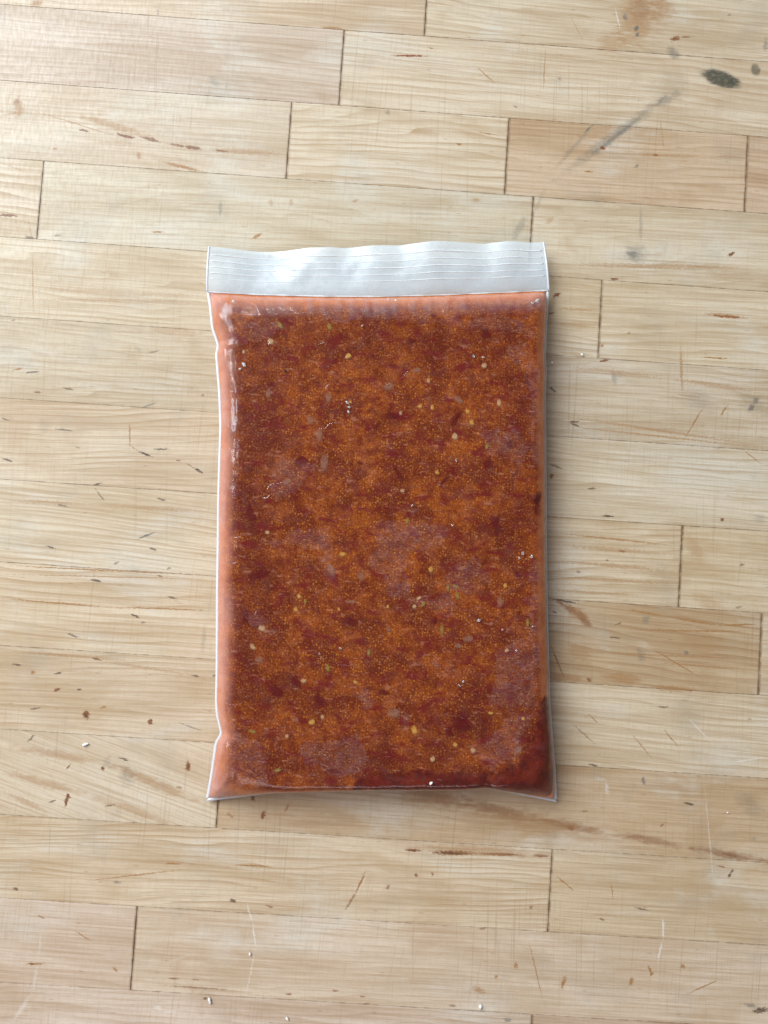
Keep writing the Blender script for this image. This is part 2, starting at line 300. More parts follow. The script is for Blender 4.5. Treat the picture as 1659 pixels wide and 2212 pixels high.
def wood_material(name, tint, seed, bounds, ring=1.0, cut=1.0, tilt=0.0):
    r = random.Random(seed)
    N = NT(name)
    P = N.pos(True)
    off = (r.uniform(-900, 900), r.uniform(-900, 900), r.uniform(-50, 50))
    Q = N.mapping(P, loc=off)
    Qr = N.mapping(Q, rot=(0, 0, tilt))
    tint = tuple(1 + (q - 1) * 1.25 for q in tint)
    base = (0.592 * tint[0], 0.478 * tint[1], 0.368 * tint[2])
    # broad tone drift inside one stave
    n1 = N.noise(N.mapping(Qr, scale=(0.010, 0.07, 1)), 1.0, 3, .55, .4)
    col = N.mix(N.rng(n1, .3, .75), tuple(c * 1.10 for c in base), (base[0] * .86, base[1] * .79, base[2] * .70))
    # washed-out, bleached patches and browner ones
    bl = N.noise(N.mapping(P, loc=(17, 41, 0), scale=(.018, .034, 1)), 1.0, 4, .6, .3)
    col = N.mix(N.math('MULTIPLY', N.rng(bl, .50, .74), .60), col, (.66, .60, .51))
    col = N.mix(N.math('MULTIPLY', N.rng(bl, .46, .26), .55), col, (base[0] * .78, base[1] * .66, base[2] * .52))
    # growth rings: warped bands along the stave
    warp = N.noise(N.mapping(Qr, scale=(0.006, 0.035, 1)), 1.0, 3, .55, .0)
    sep = N.n('SeparateXYZ'); N.put(sep.inputs[0], Qr)
    ph = N.math('ADD', N.math('MULTIPLY', sep.outputs[1], r.uniform(.26, .42)), N.math('MULTIPLY', warp, r.uniform(4, 8)))
    saw = N.math('FRACT', ph)
    w1 = N.math('MULTIPLY', N.math('POWER', saw, 2.2), N.rng(saw, 1.0, .93))
    brk = N.rng(N.noise(N.mapping(Qr, scale=(0.010, 0.16, 1)), 1.0, 2, .5), .30, .66, .25, 1.0)
    col = N.mix(N.math('MULTIPLY', N.math('MULTIPLY', w1, brk), .85 * ring), col, (base[0] * .66, base[1] * .52, base[2] * .38))
    # thin streaks in the grain
    n2 = N.noise(N.mapping(Qr, scale=(0.020, 1.15, 1)), 1.0, 4, .66, .1)
    col = N.mix(N.math('MULTIPLY', N.rng(n2, .50, .68), .52), col, (base[0] * .70, base[1] * .58, base[2] * .44))
    col = N.mix(N.math('MULTIPLY', N.rng(n2, .46, .30), .45), col, tuple(min(1, c * 1.22) for c in base))
    # short pores
    n3 = N.noise(N.mapping(Qr, scale=(0.30, 3.2, 1)), 1.0, 2, .6)
    col = N.mix(N.math('MULTIPLY', N.rng(n3, .56, .72), .26), col, (base[0] * .62, base[1] * .50, base[2] * .38))
    # silky cross figure
    n4 = N.noise(N.mapping(Q, rot=(0, 0, r.uniform(-.25, .25)), scale=(0.85, 0.22, 1)), 1.0, 3, .6)
    col = N.mix(N.math('MULTIPLY', N.rng(n4, .42, .7), .10), col, (base[0] * .72, base[1] * .64, base[2] * .54))
    # knife cuts across the grain
    cuts = None
    for k, (rot, sx, sy, lo, stg) in enumerate(((0.03, 1.05, 0.013, .63, .42), (-0.035, 0.80, 0.016, .64, .42), (0.10, 1.2, 0.03, .68, .36))):
        m = N.mapping(P, loc=(37.7 * k + 11, 13.3 * k, 5.0 * k), rot=(0, 0, rot))
        c = N.noise(N.mapping(m, scale=(sx, sy, 1)), 1.0, 2.0, .62)
        msk = N.rng(N.noise(N.mapping(P, loc=(91 * k, 7, 3 * k)), 0.022, 2, .5), .40, .70)
        c = N.math('MULTIPLY', N.math('MULTIPLY', N.rng(c, lo - .02, lo + .07), msk), stg * cut)
        cuts = c if cuts is None else N.math('MAXIMUM', cuts, c)
    col = N.mix(cuts, col, (base[0] * .50, base[1] * .40, base[2] * .29))
    # pale scuffs
    sc = N.noise(N.mapping(P, rot=(0, 0, .9), scale=(0.10, 1.6, 1)), 1.0, 3, .6)
    scm = N.rng(N.noise(P, 0.03, 2, .5), .52, .72)
    col = N.mix(N.math('MULTIPLY', N.math('MULTIPLY', N.rng(sc, .62, .74), scm), .30), col, (.72, .66, .58))
    # grey handling dirt
    d = N.noise(N.mapping(P, loc=(7, 77, 0)), 0.035, 4, .6)
    col = N.mix(N.math('MULTIPLY', N.rng(d, .54, .78), .22), col, (.30, .26, .20))
    # random tiny flecks
    vo = N.n('TexVoronoi', feature='F1', voronoi_dimensions='2D')
    N.put(vo.inputs['Vector'], N.mapping(Q, rot=(0, 0, r.uniform(-.2, .1)), scale=(0.045, 0.16, 1)))
    vo.inputs['Scale'].default_value = 1.0
    fl = N.math('MULTIPLY', N.rng(vo.outputs['Distance'], .07, .02), N.math('GREATER_THAN', N.n('SeparateColor').outputs[0], .78))
    sc2 = [n for n in N.t.nodes if n.bl_idname == 'ShaderNodeSeparateColor'][-1]
    N.t.links.new(vo.outputs['Color'], sc2.inputs[0])
    col = N.mix(N.math('MULTIPLY', fl, .25), col, BR)
    # dirt worked into the edges of the stave
    x0, x1, y0, y1 = [q * 1000 for q in bounds]
    sp = N.n('SeparateXYZ'); N.put(sp.inputs[0], P)
    ex = N.math('MINIMUM', N.math('SUBTRACT', sp.outputs[0], x0), N.math('SUBTRACT', x1, sp.outputs[0]))
    ey = N.math('MINIMUM', N.math('SUBTRACT', sp.outputs[1], y0), N.math('SUBTRACT', y1, sp.outputs[1]))
    en = N.noise(N.mapping(P, scale=(.25, .25, 1)), 1.0, 3, .6)
    e1 = N.math('MULTIPLY', N.rng(ex, 1.0, 0.0), N.rng(en, .3, .65, .35, .95))
    e2 = N.math('MULTIPLY', N.rng(ey, 0.45, 0.0), N.rng(en, .38, .66, .0, .5))
    col = N.mix(N.math('MAXIMUM', e1, e2), col, (.20, .115, .06))
    # marks with a place of their own
    mine = []
    for m in MK:
        hx = abs(math.cos(m[2])) * m[3] + abs(math.sin(m[2])) * m[4]; hy = abs(math.sin(m[2])) * m[3] + abs(math.cos(m[2])) * m[4]
        if m[0] + hx > bounds[0] and m[0] - hx < bounds[1] and m[1] + hy > bounds[2] + .0004 and m[1] - hy < bounds[3] - .0004:
            mine.append(m)
    hgt = None
    if mine:
        dn = N.noise(P, 0.55, 3, .65, 0, col=True)
        vm = N.n('VectorMath', operation='MULTIPLY_ADD')
        N.put(vm.inputs[0], dn); vm.inputs[1].default_value = (1.3, .7, 0); vm.inputs[2].default_value = (0, 0, 0)
        va = N.n('VectorMath', operation='ADD'); N.put(va.inputs[0], P); N.put(va.inputs[1], vm.outputs[0])
        PD = N.mapping(va.outputs[0], loc=(-.65, -.35, 0))
        gn = N.rng(N.noise(N.mapping(P, scale=(.5, 1.4, 1)), 1.0, 3, .6), .25, .55, .75, 1.0)
        rag = N.math('MULTIPLY_ADD', N.noise(N.mapping(P, scale=(.7, 2.2, 1)), 1.0, 3, .65), 1.5, -.68)
        rag2 = N.math('MULTIPLY_ADD', N.noise(N.mapping(P, scale=(.16, .5, 1)), 1.0, 4, .65), 1.3, -.60)
        rag3 = N.math('MULTIPLY', rag2, .35)
        for (mx, my, ang, hl, hw, mc, st, sf) in mine:
            v = N.mapping(PD, loc=(mx * 1000, my * 1000, 0), rot=(0, 0, ang), scale=(hl * 1000 * 1.05, max(hw * 1000 * 1.5, .25), 1e5), typ='TEXTURE')
            ln = N.n('VectorMath', operation='LENGTH'); N.put(ln.inputs[0], v)
            f = N.rng(N.math('ADD', ln.outputs['Value'], rag if hw < .0016 else (rag3 if mc is OL else rag2)), 1.0, 1.0 - max(.25, sf * .72), 0.0, min(st * 1.12, .98))
            f = N.math('MULTIPLY', f, gn)
            col = N.mix(f, col, mc)
            if mc in (BR, DK) and hw < .0007:
                hgt = f if hgt is None else N.math('MAXIMUM', hgt, f)
    # relief
    h = N.math('SUBTRACT', N.math('MULTIPLY', n3, .25), cuts)
    h = N.math('ADD', h, N.math('MULTIPLY', n4, .35))
    h = N.math('ADD', h, N.math('MULTIPLY', n2, .35))
    if hgt is not None: h = N.math('SUBTRACT', h, hgt)
    bp = N.bump(h, .45, .12 / 1000 * 1.0)
    b = N.n('BsdfPrincipled')
    N.put(b.inputs['Base Color'], col)
    N.put(b.inputs['Roughness'], N.rng(n4, .2, .8, .40, .58))
    b.inputs['Specular IOR Level'].default_value = .5
    N.put(b.inputs['Normal'], bp)
    return N.done(b.outputs[0])


def plain(name, col, rough=.6, spec=.5, sss=0.0, noise=0.0, nscale=1.0):
    N = NT(name)
    b = N.n('BsdfPrincipled')
    if noise:
        n = N.noise(N.pos(True), nscale, 3, .6)
        N.put(b.inputs['Base Color'], N.mix(N.rng(n, .3, .7), tuple(c * (1 - noise) for c in col), tuple(min(1, c * (1 + noise)) for c in col)))
    else:
        b.inputs['Base Color'].default_value = (*col, 1)
    b.inputs['Roughness'].default_value = rough
    b.inputs['Specular IOR Level'].default_value = spec
    if sss:
        b.inputs['Subsurface Weight'].default_value = sss
        b.inputs['Subsurface Radius'].default_value = (1, .6, .4)
        b.inputs['Subsurface Scale'].default_value = .001
    return N.done(b.outputs[0])


# ------------------------------------------------------------------ countertop: staves one by one
top = empty('countertop')
tag(top, 'worn pale maple butcher block countertop of end-jointed staves', 'countertop', kind='structure')
ROWS = {0: [(0, 13), (744, 62.5), (920, 75), (1659, 135)], 1: [(0, 175), (733, 225), (1100, 253.5), (1614, 295)], 2: [(0, 342.5), (617.6, 385), (1089.6, 419), (1609.6, 457.5)],
        3: [(80, 516), (447.6, 541), (1300.8, 605), (1659, 632)], 4: [(0, 683), (456, 716), (1292, 772)], 5: [(0, 857), (468, 891), (1185, 944), (1659, 973)],
        6: [(0, 1036), (468, 1066), (1185, 1118), (1659, 1145)], 7: [(0, 1213.5), (465, 1243), (1467, 1312.5), (1647, 1324.6)], 8: [(0, 1393.5), (465, 1422), (1188, 1474.5), (1638, 1502)],
        9: [(0, 1575), (450, 1603), (1200, 1654), (1659, 1680)], 10: [(0, 1759), (470, 1790), (1193.5, 1835.5), (1659, 1861.6)], 11: [(0, 1940), (295, 1960), (1183.5, 2014), (1659, 2037.6)],
        12: [(282.5, 2139), (520, 2154), (1149.6, 2190.5)]}
V = {k: float(np.mean([unp(x, y)[1] for x, y in p])) for k, p in ROWS.items()}
w0 = 0.0355
for k in range(-1, -4, -1): V[k] = V[k + 1] + w0
for k in range(13, 17): V[k] = V[k - 1] - w0


def ux(x, y): return float(unp(x, y)[0])


EX = 0.34
JOINTS = {-3: [-.1], -2: [.12], -1: [ux(919, 40)], 0: [ux(738, 144)], 1: [ux(624, 302), ux(1095, 336), ux(1612, 376)], 2: [ux(87, 432), ux(1149, 480)], 3: [ux(1296.5, 688)], 4: [-.24, ux(900, 850)],
          5: [ux(800, 1000), .22], 6: [ux(700, 1180), ux(1470, 1225)], 7: [ux(760, 1350), ux(1642, 1413)], 8: [ux(650, 1530)], 9: [ux(469, 1760)], 10: [ux(1188, 1925)], 11: [ux(289, 2050)], 12: [ux(1149, 2200)], 13: [-.05], 14: [.1], 15: [-.15]}
# tint per stave, left to right, row by row: (r, g, b)
T0 = (1, 1, 1)
TINT = {-1: [(.97, .95, .90), (.98, .99, .95)], 0: [(.93, .92, .93), (1.02, 1.03, 1.0)], 1: [(.98, .99, .97), (1.05, 1.07, 1.04), (.94, .88, .80), (.94, .87, .80)],
        2: [(.98, .98, .93), (.96, .99, .95), (1.0, 1.02, .98)], 3: [(1.0, 1.01, .95), (1.03, 1.05, 1.0)], 4: [T0, (.93, .93, .87), (.94, .95, .92)], 5: [(1.01, 1.0, .95), (1.0, 1.03, 1.0), T0],
        6: [(1.04, 1.05, 1.0), (1.0, 1.0, .93), (1.0, .99, .90)], 7: [(1.05, 1.04, .98), (.88, .82, .71), (.98, .95, .88)], 8: [(1.0, .98, .92), (1.02, 1.03, .98)], 9: [(1.02, 1.02, .98), (.90, .83, .72)],
        10: [(1.02, 1.0, .93), (.97, .935, .84)], 11: [(1.0, .97, .97), (1.02, 1.0, .97)], 12: [(1.0, .98, .99), (.90, .84, .80)]}
RING = {1: [.5, 1.3, .8, .8], 3: [.9, .8], 2: [1.2, .5, .6], 7: [1.2, 1.2, .6], 6: [1.1, 1.1, .8], 9: [.3, .5], 10: [1.2, .5], 5: [1.2, .9, .9], 11: [.5, .5]}
seed = 100
stave_bounds = []
for k in range(-3, 16):
    y1, y0 = V[k], V[k + 1]
    g = .00004
    xs = [-EX] + JOINTS[k] + [EX]
    for i in range(len(xs) - 1):
        seed += 1
        rr = random.Random(seed)
        ge = rr.uniform(.00009, .00017)
        x0 = xs[i] + (ge if i else 0); x1 = xs[i + 1] - (ge if i < len(xs) - 2 else 0)
        yb, yt = y0 + g, y1 - g
        tl = TINT.get(k); tint = tl[i] if tl else (1, .98, .94)
        rl = RING.get(k); ring = rl[i] if rl else .9
        tilt = {(9, 0): .28, (5, 0): -.05, (6, 0): .05, (7, 1): .04}.get((k, i), rr.uniform(-.035, .035))
        mat = wood_material('maple_%02d_%d' % (k + 3, i), tint, seed, (x0, x1, yb, yt), ring, rr.uniform(.35, .65), tilt)
        b = .00007
        zt = rr.uniform(-.00006, .00004)
        ring4 = lambda q, z: [(x0 + q, yb + q, z), (x1 - q, yb + q, z), (x1 - q, yt - q, z), (x0 + q, yt - q, z)]
        vs_ = ring4(0, -.030) + ring4(0, zt - b) + ring4(b * .4, zt - b * .3) + ring4(b, zt)
        fs = [(3, 2, 1, 0), (12, 13, 14, 15)]
        for lv in range(3):
            for q in range(4):
                a = lv * 4 + q; bb = lv * 4 + (q + 1) % 4
                fs.append((a, bb, bb + 4, a + 4))
        mesh_obj('stave', vs_, fs, mat, top, smooth=False)
glue = plain('dark_glue_line', (.25, .15, .085), .7, .2, noise=.4, nscale=.4)
gx, gy0, gy1 = EX - .001, V[16] + .001, V[-3] - .001
mesh_obj('glue_bed', [(-gx, gy0, -.0290), (gx, gy0, -.0290), (gx, gy1, -.0290), (-gx, gy1, -.0290), (-gx, gy0, -.00032), (gx, gy0, -.00032), (gx, gy1, -.00032), (-gx, gy1, -.00032)],
         [(0, 3, 2, 1), (4, 5, 6, 7), (0, 1, 5, 4), (1, 2, 6, 5), (2, 3, 7, 6), (3, 0, 4, 7)], glue, top, smooth=False)

# ------------------------------------------------------------------ materials of the bag and the sauce
def film_material(name, tint, base_haze, rough, frosty, gloss=1.0, bmp=.25, trl=.35):
    N = NT(name)
    P = N.pos(True)
    tr = N.n('BsdfTransparent'); tr.inputs[0].default_value = (.985, .985, .985, 1)
    n1 = N.noise(P, .22, 4, .6)
    n2 = N.noise(P, 1.6, 4, .62)
    cr = N.noise(N.mapping(P, rot=(0, 0, .7), scale=(.35, 2.6, 1)), 1.0, 3, .6)
    cr2 = N.noise(N.mapping(P, rot=(0, 0, -.5), scale=(.35, 2.6, 1)), 1.0, 3, .6)
    hz = base_haze
    if frosty:
        fr = N.attr('frost')
        jag = N.math('ADD', N.math('MULTIPLY', N.math('SUBTRACT', n2, .5), .9), N.math('MULTIPLY', N.math('SUBTRACT', cr, .5), .7))
        fm = N.rng(N.math('ADD', fr, jag), .42, .58)
        fm = N.math('MULTIPLY', fm, N.rng(fr, .05, .35))
        tex = N.math('MULTIPLY', N.rng(N.math('MAXIMUM', cr, cr2), .44, .72, .12, 1.0), N.rng(n1, .3, .7, .35, 1.0))
        pale = N.attr('slack_sheen')
        mot = N.math('MULTIPLY', N.rng(N.noise(N.mapping(P, loc=(9, 4, 0)), .16, 5, .68, .6), .45, .72), N.rng(n2, .35, .65, .3, 1.0))
        hz = N.math('ADD', N.math('MULTIPLY', N.math('MULTIPLY', fm, tex), .135), base_haze)
        hz = N.math('ADD', hz, N.math('MULTIPLY', mot, .04))
        hz = N.math('ADD', hz, N.math('MULTIPLY', pale, N.rng(n1, .2, .8, .75, 1.0)), clamp=True)  # window sheen on the slopes added as pale haze
        bits = N.math('MULTIPLY', N.rng(cr2, .66, .76), N.rng(N.noise(P, .09, 2, .5), .45, .65))
        hz = N.math('ADD', hz, N.math('MULTIPLY', bits, .10), clamp=True)
    df = N.n('BsdfDiffuse'); df.inputs[0].default_value = (*tint, 1)
    tl = N.n('BsdfTranslucent'); tl.inputs[0].default_value = (*tint, 1)
    sc = N.mixsh(trl, df.outputs[0], tl.outputs[0])
    gl = N.n('BsdfGlossy'); gl.inputs[0].default_value = (1, 1, 1, 1)
    N.put(gl.inputs['Roughness'], N.rng(n1, .3, .7, rough * .7, rough * 1.3))
    h = N.math('ADD', N.math('MULTIPLY', n1, 1.0), N.math('MULTIPLY', n2, .16))
    if frosty:
        fo = N.math('ABSOLUTE', N.math('SUBTRACT', N.noise(N.mapping(P, rot=(0, 0, .5), scale=(.05, .085, 1)), 1.0, 2, .5), .5))
        fom = N.rng(N.noise(N.mapping(P, loc=(70, 20, 0)), .05, 2, .5), .50, .66)
        h = N.math('ADD', h, N.math('MULTIPLY', N.math('MULTIPLY', N.rng(fo, .016, .0), fom), .9))
    bp = N.bump(h, bmp, .0006)
    N.put(gl.inputs['Normal'], bp); N.put(df.inputs['Normal'], bp)
    lw = N.n('LayerWeight'); lw.inputs[0].default_value = .5; N.put(lw.inputs['Normal'], bp)
    fres = N.math('MULTIPLY_ADD', N.math('POWER', lw.outputs['Facing'], 5.0), .93, .045)   # thin sheet: same from both sides
    body = N.mixsh(hz, tr.outputs[0], sc)
    return N.done(N.mixsh(N.math('MULTIPLY', fres, gloss, clamp=True), body, gl.outputs[0]))


M_FILM = film_material('clear_film', (.84, .68, .70), .004, .13, True, .75)
M_HEAD = film_material('cloudy_film', (.84, .93, 1.0), .53, .28, False, 1.3, .04, .12)
M_BACK = film_material('back_film', (.86, .91, .98), .22, .25, False, 1.0)
M_SEAM = film_material('seam_film', (.96, .96, 1.0), .85, .22, False, 1.2)
M_RIDGE = film_material('ridge_film', (.97, .99, 1.0), .96, .20, False, 1.6)


def sauce_material():
    N = NT('frozen_sauce')
    P = N.pos(True)
    rim = N.attr('rim'); wet_shade = N.attr('wet_shade')
    big = N.noise(P, .075, 3, .55, .3)
    mid = N.noise(N.mapping(P, loc=(31, 7, 0)), .20, 5, .66, .15)
    gran = N.noise(P, 1.35, 2, .75)
    col = N.mix(N.rng(big, .32, .68), (.15, .018, .002), (.32, .066, .006))
    # golden and dark granules
    col = N.mix(N.math('MULTIPLY', N.rng(gran, .50, .66), .45), col, (.47, .14, .017))
    vg = N.n('TexVoronoi', feature='F1', voronoi_dimensions='2D'); N.put(vg.inputs['Vector'], P); vg.inputs['Scale'].default_value = .95
    vc = N.n('SeparateColor'); N.t.links.new(vg.outputs['Color'], vc.inputs[0])
    dots = N.math('MULTIPLY', N.rng(vg.outputs['Distance'], .42, .18), N.rng(vc.outputs[0], .45, .95))
    col = N.mix(N.math('MULTIPLY', dots, .75), col, (.62, .22, .03))
    ddk = N.math('MULTIPLY', N.rng(vg.outputs['Distance'], .50, .15), N.rng(vc.outputs[1], .62, .95))
    col = N.mix(N.math('MULTIPLY', ddk, .7), col, (.09, .009, .002))
    col = N.mix(N.math('MULTIPLY', N.rng(gran, .47, .32), .60), col, (.14, .018, .004))
    # blotches of darker, redder pulp
    col = N.mix(N.math('MULTIPLY', N.rng(mid, .40, .76), .75), col, (.11, .006, .002))
    col = N.mix(N.math('MULTIPLY', N.attr('pulp_shade'), N.rng(gran, .35, .62, 1.0, .45)), col, (.095, .007, .002))  # pulp zones, with some shading also painted into the colour
    red = N.noise(N.mapping(P, loc=(3, 71, 0), rot=(0, 0, .6), scale=(.9, 1.6, 1)), .13, 4, .6, .3)
    col = N.mix(N.math('MULTIPLY', N.rng(red, .50, .72), .80), col, (.15, .006, .007))
    # pale pulp strands
    st = N.noise(N.mapping(P, loc=(50, 3, 0), rot=(0, 0, -.6), scale=(.5, 1.2, 1)), .42, 4, .65, .3)
    col = N.mix(N.math('MULTIPLY', N.rng(st, .60, .72), .38), col, (.52, .22, .13))
    # smooth serum round the rim and in wet corners; also the bottom slope's painted-in shade
    col = N.mix(N.math('MULTIPLY', rim, .85), col, N.mix(N.rng(mid, .3, .7), (.78, .27, .10), (.66, .18, .055)))
    wn = N.rng(N.math('ADD', wet_shade, N.math('MULTIPLY', N.math('SUBTRACT', mid, .5), 1.2)), .30, .85)
    col = N.mix(N.math('MULTIPLY', wn, .88), col, N.mix(N.rng(mid, .35, .65), (.135, .008, .003), (.075, .004, .0015)))
    b = N.n('BsdfPrincipled')
    N.put(b.inputs['Base Color'], col)
    N.put(b.inputs['Roughness'], N.rng(gran, .3, .7, .35, .55))
    b.inputs['Specular IOR Level'].default_value = .08   # wetted by the film, hardly any gloss of its own
    b.inputs['Subsurface Weight'].default_value = .10
    b.inputs['Subsurface Radius'].default_value = (1.0, .35, .12)
    b.inputs['Subsurface Scale'].default_value = .0012
    h = N.math('ADD', N.math('MULTIPLY', gran, .6), mid)
    N.put(b.inputs['Normal'], N.bump(h, .35, .0004))
    return N.done(b.outputs[0])


M_SAUCE = sauce_material()

# ------------------------------------------------------------------ shape of the filled bag
LEFT = [(446, 629), (451, 660), (456, 708), (469, 747), (464.5, 766), (471.5, 850), (474, 922), (471.5, 994), (469, 1090), (468.5, 1152), (466.7, 1272), (466, 1440), (464.5, 1512), (466, 1541), (476, 1584), (464, 1603), (456, 1661), (444, 1731)]
RIGHT = [(1187, 627), (1182, 696), (1180.5, 744), (1179, 766), (1181, 809), (1179, 850), (1180, 946), (1181, 1090), (1181.5, 1200), (1183.5, 1320), (1186, 1416), (1188.5, 1512), (1194, 1589), (1200, 1661), (1202, 1697), (1204, 1733)]
BOT = [(444, 1731), (513.5, 1722.5), (592.8, 1713), (665, 1710), (745, 1707.5), (823, 1705.5), (888, 1707), (984, 1705.6), (1046.6, 1701), (1080, 1708), (1128, 1717.6), (1204, 1733)]
TOPL = [(446, 630), (560, 636.5), (700, 640), (816, 640.5), (950, 637), (1100, 631), (1187, 627)]


def curve(pts, n, axis, smooth=2):
    p = np.array(pts, float)
    a = p[:, axis]
    u = np.linspace(a[0], a[-1], n)
    v = np.interp(u, a, p[:, 1 - axis])
    k = np.array([.25, .5, .25])
    for _ in range(smooth):
        e = np.pad(v, 1, mode='edge'); w = np.convolve(e, k, 'valid'); w[0], w[-1] = v[0], v[-1]; v = w
    return (v, u) if axis == 1 else (u, v)


NS, NTT = 216, 330
s = np.linspace(0, 1, NS); t = np.linspace(0, 1, NTT)
TH = 0.0165
zs_edge_l = 0.0050 - 0.0030 * sstep(.86, 1, t)
zs_edge_r = 0.0050 - 0.0030 * sstep(.86, 1, t)
zs_bot = 0.0020 + 0.0018 * np.sin(np.pi * s)
zs_top = np.full(NS, 0.0050)


def w3(xy, z):
    X, Y = unp(xy[0], xy[1], z)
    return np.stack([X, Y, np.broadcast_to(z, X.shape)], -1)


Lc = w3(curve(LEFT, NTT, 1), zs_edge_l); Rc = w3(curve(RIGHT, NTT, 1), zs_edge_r)
Bc = w3(curve(BOT, NS, 0), zs_bot); Tc = w3(curve(TOPL, NS, 0), zs_top)
Bc[0], Bc[-1], Tc[0], Tc[-1] = Lc[-1], Rc[-1], Lc[0], Rc[0]


def coons(Lc, Rc, Tc, Bc):
    S = s[:, None, None]; U = t[None, :, None]
    A = (1 - U) * Tc[:, None] + U * Bc[:, None]
    B = (1 - S) * Lc[None] + S * Rc[None]
    D = (1 - S) * (1 - U) * Tc[0] + S * (1 - U) * Tc[-1] + (1 - S) * U * Bc[0] + S * U * Bc[-1]
    return A + B - D


OUT = coons(Lc, Rc, Tc, Bc)          # outer outline surface at seam height
Wd, Hd = 0.147, 0.216
S2, T2 = np.meshgrid(s, t, indexing='ij')
LIP = 0.0010
# concentrate grid on the inside of the sealed lip
INN = OUT.copy()
cxy = OUT.mean((0, 1))
lipx = LIP / Wd
s_in = lipx + s * (1 - 2 * lipx)
t_in = 0.0 + t * (1 - .0012 / Hd)


def remap(G, si, ti):
    fi = si * (NS - 1); fj = ti * (NTT - 1)
    i0 = np.clip(np.floor(fi).astype(int), 0, NS - 2); j0 = np.clip(np.floor(fj).astype(int), 0, NTT - 2)
    a = (fi - i0)[:, None, None]; b = (fj - j0)[None, :, None]
    g = lambda p, q: G[np.ix_(p, q)]
    return (g(i0, j0) * (1 - a) + g(i0 + 1, j0) * a) * (1 - b) + (g(i0, j0 + 1) * (1 - a) + g(i0 + 1, j0 + 1) * a) * b


INN = remap(OUT, s_in, t_in)
X, Y, ZS = INN[..., 0], INN[..., 1], INN[..., 2]


def prof(d, w, p=2.0):
    q = np.clip(d / w, 0, 1)
    return (1 - (1 - q) ** p) ** (1 / p)


dl, dr, dtp, dbt = S2 * Wd, (1 - S2) * Wd, T2 * Hd, (1 - T2) * Hd
jl = 1 + .12 * fbm(T2 * 14, T2 * 0 + 3.3, 3)
wl = .0120 * jl + .006 * sstep(.88, 1, T2)
wr = .0075 * (1 + .18 * fbm(T2 * 16, T2 * 0 + 8.3, 3)) + .005 * sstep(.88, 1, T2)
wt = .0105 * (1 + .08 * fbm(S2 * 9, S2 * 0 + 1.7, 3))
wb = .0050 * (1 + .2 * fbm(S2 * 12, S2 * 0 + 5.1, 3)) + .016 * np.exp(-(S2 / .13) ** 2) + .013 * np.exp(-((1 - S2) / .11) ** 2)
topledge = .22 * sstep(0, .0012, dtp) + .78 * prof(np.clip(dtp - .0022, 0, 1), wt, 2.0)
PR = prof(dl, wl, 2.1) * prof(dr, wr, 2.2) * topledge * prof(dbt, wb, 2.2)
STREAK = .00022 * fbm(dl * 650 + 3, Y * 55, 3) * sstep(0, .002, dl) * (1 - sstep(.7, 1.2, dl / wl)) + .00018 * fbm(X * 70, dtp * 600, 3) * sstep(.001, .003, dtp) * (1 - sstep(.7, 1.2, dtp / wt))
# creases in the film (photo polylines, height mm, width mm)
CREASES = [([(478, 700), (486, 750), (484, 800), (489, 860), (491, 960), (489, 1100), (487, 1250), (485, 1400), (487, 1500), (489, 1560), (500, 1610)], .38, .55),
           ([(500, 690), (560, 688), (640, 682), (740, 679), (830, 676), (960, 674)], .25, .6), ([(455, 652), (600, 652), (740, 650), (900, 646), (1060, 641), (1180, 634)], .20, .5),
           ([(476, 1584), (488, 1606), (494, 1640), (490, 1668)], .7, .9), ([(447, 1728), (478, 1700), (500, 1668), (508, 1625)], .6, 1.0), ([(469, 747), (486, 742), (505, 752)], .6, .9), ([(462, 668), (478, 690), (480, 720)], .4, .6),
           ([(1203, 1731), (1172, 1706), (1140, 1690)], .5, .9), ([(1046, 1701), (1075, 1694), (1108, 1690)], .5, .8), ([(1170, 660), (1150, 676), (1120, 684)], .5, 1.0), ([(1181, 809), (1170, 818), (1160, 812)], .4, .7),
           ([(1066, 1412), (1110, 1400), (1152, 1388)], .12, .3), ([(1068, 1442), (1110, 1432), (1150, 1420)], .10, .3), ([(1165, 760), (1166, 850), (1163, 930)], .2, .4), ([(1098, 740), (1108, 765), (1112, 790)], .12, .3), ([(768, 702), (752, 725), (740, 728)], .10, .25),
           ([(560, 955), (590, 960), (615, 972)], .08, .25), ([(580, 1618), (620, 1615), (660, 1616)], .12, .35), ([(700, 1672), (800, 1668), (860, 1672)], .10, .4)]
CR = np.zeros_like(X)
for pts, hh, ww in CREASES:
    px, py = unp([p[0] for p in pts], [p[1] for p in pts], .013)
    best = np.full(X.shape, 9.0); tt = np.zeros_like(X); nseg = len(pts) - 1
    for i in range(nseg):
        ax, ay, bx, by = px[i], py[i], px[i + 1], py[i + 1]
        u = np.clip(((X - ax) * (bx - ax) + (Y - ay) * (by - ay)) / ((bx - ax) ** 2 + (by - ay) ** 2), 0, 1)
        dd = np.hypot(X - ax - u * (bx - ax), Y - ay - u * (by - ay))
        m = dd < best
        best = np.where(m, dd, best); tt = np.where(m, (i + u) / nseg, tt)
    CR += hh * .001 * np.exp(-(best / (ww * .001)) ** 2) * np.clip(np.sin(np.pi * np.clip(tt, .03, .97)) * 2.2, 0, 1) * (.75 + .45 * vnoise(X * 130, Y * 130))

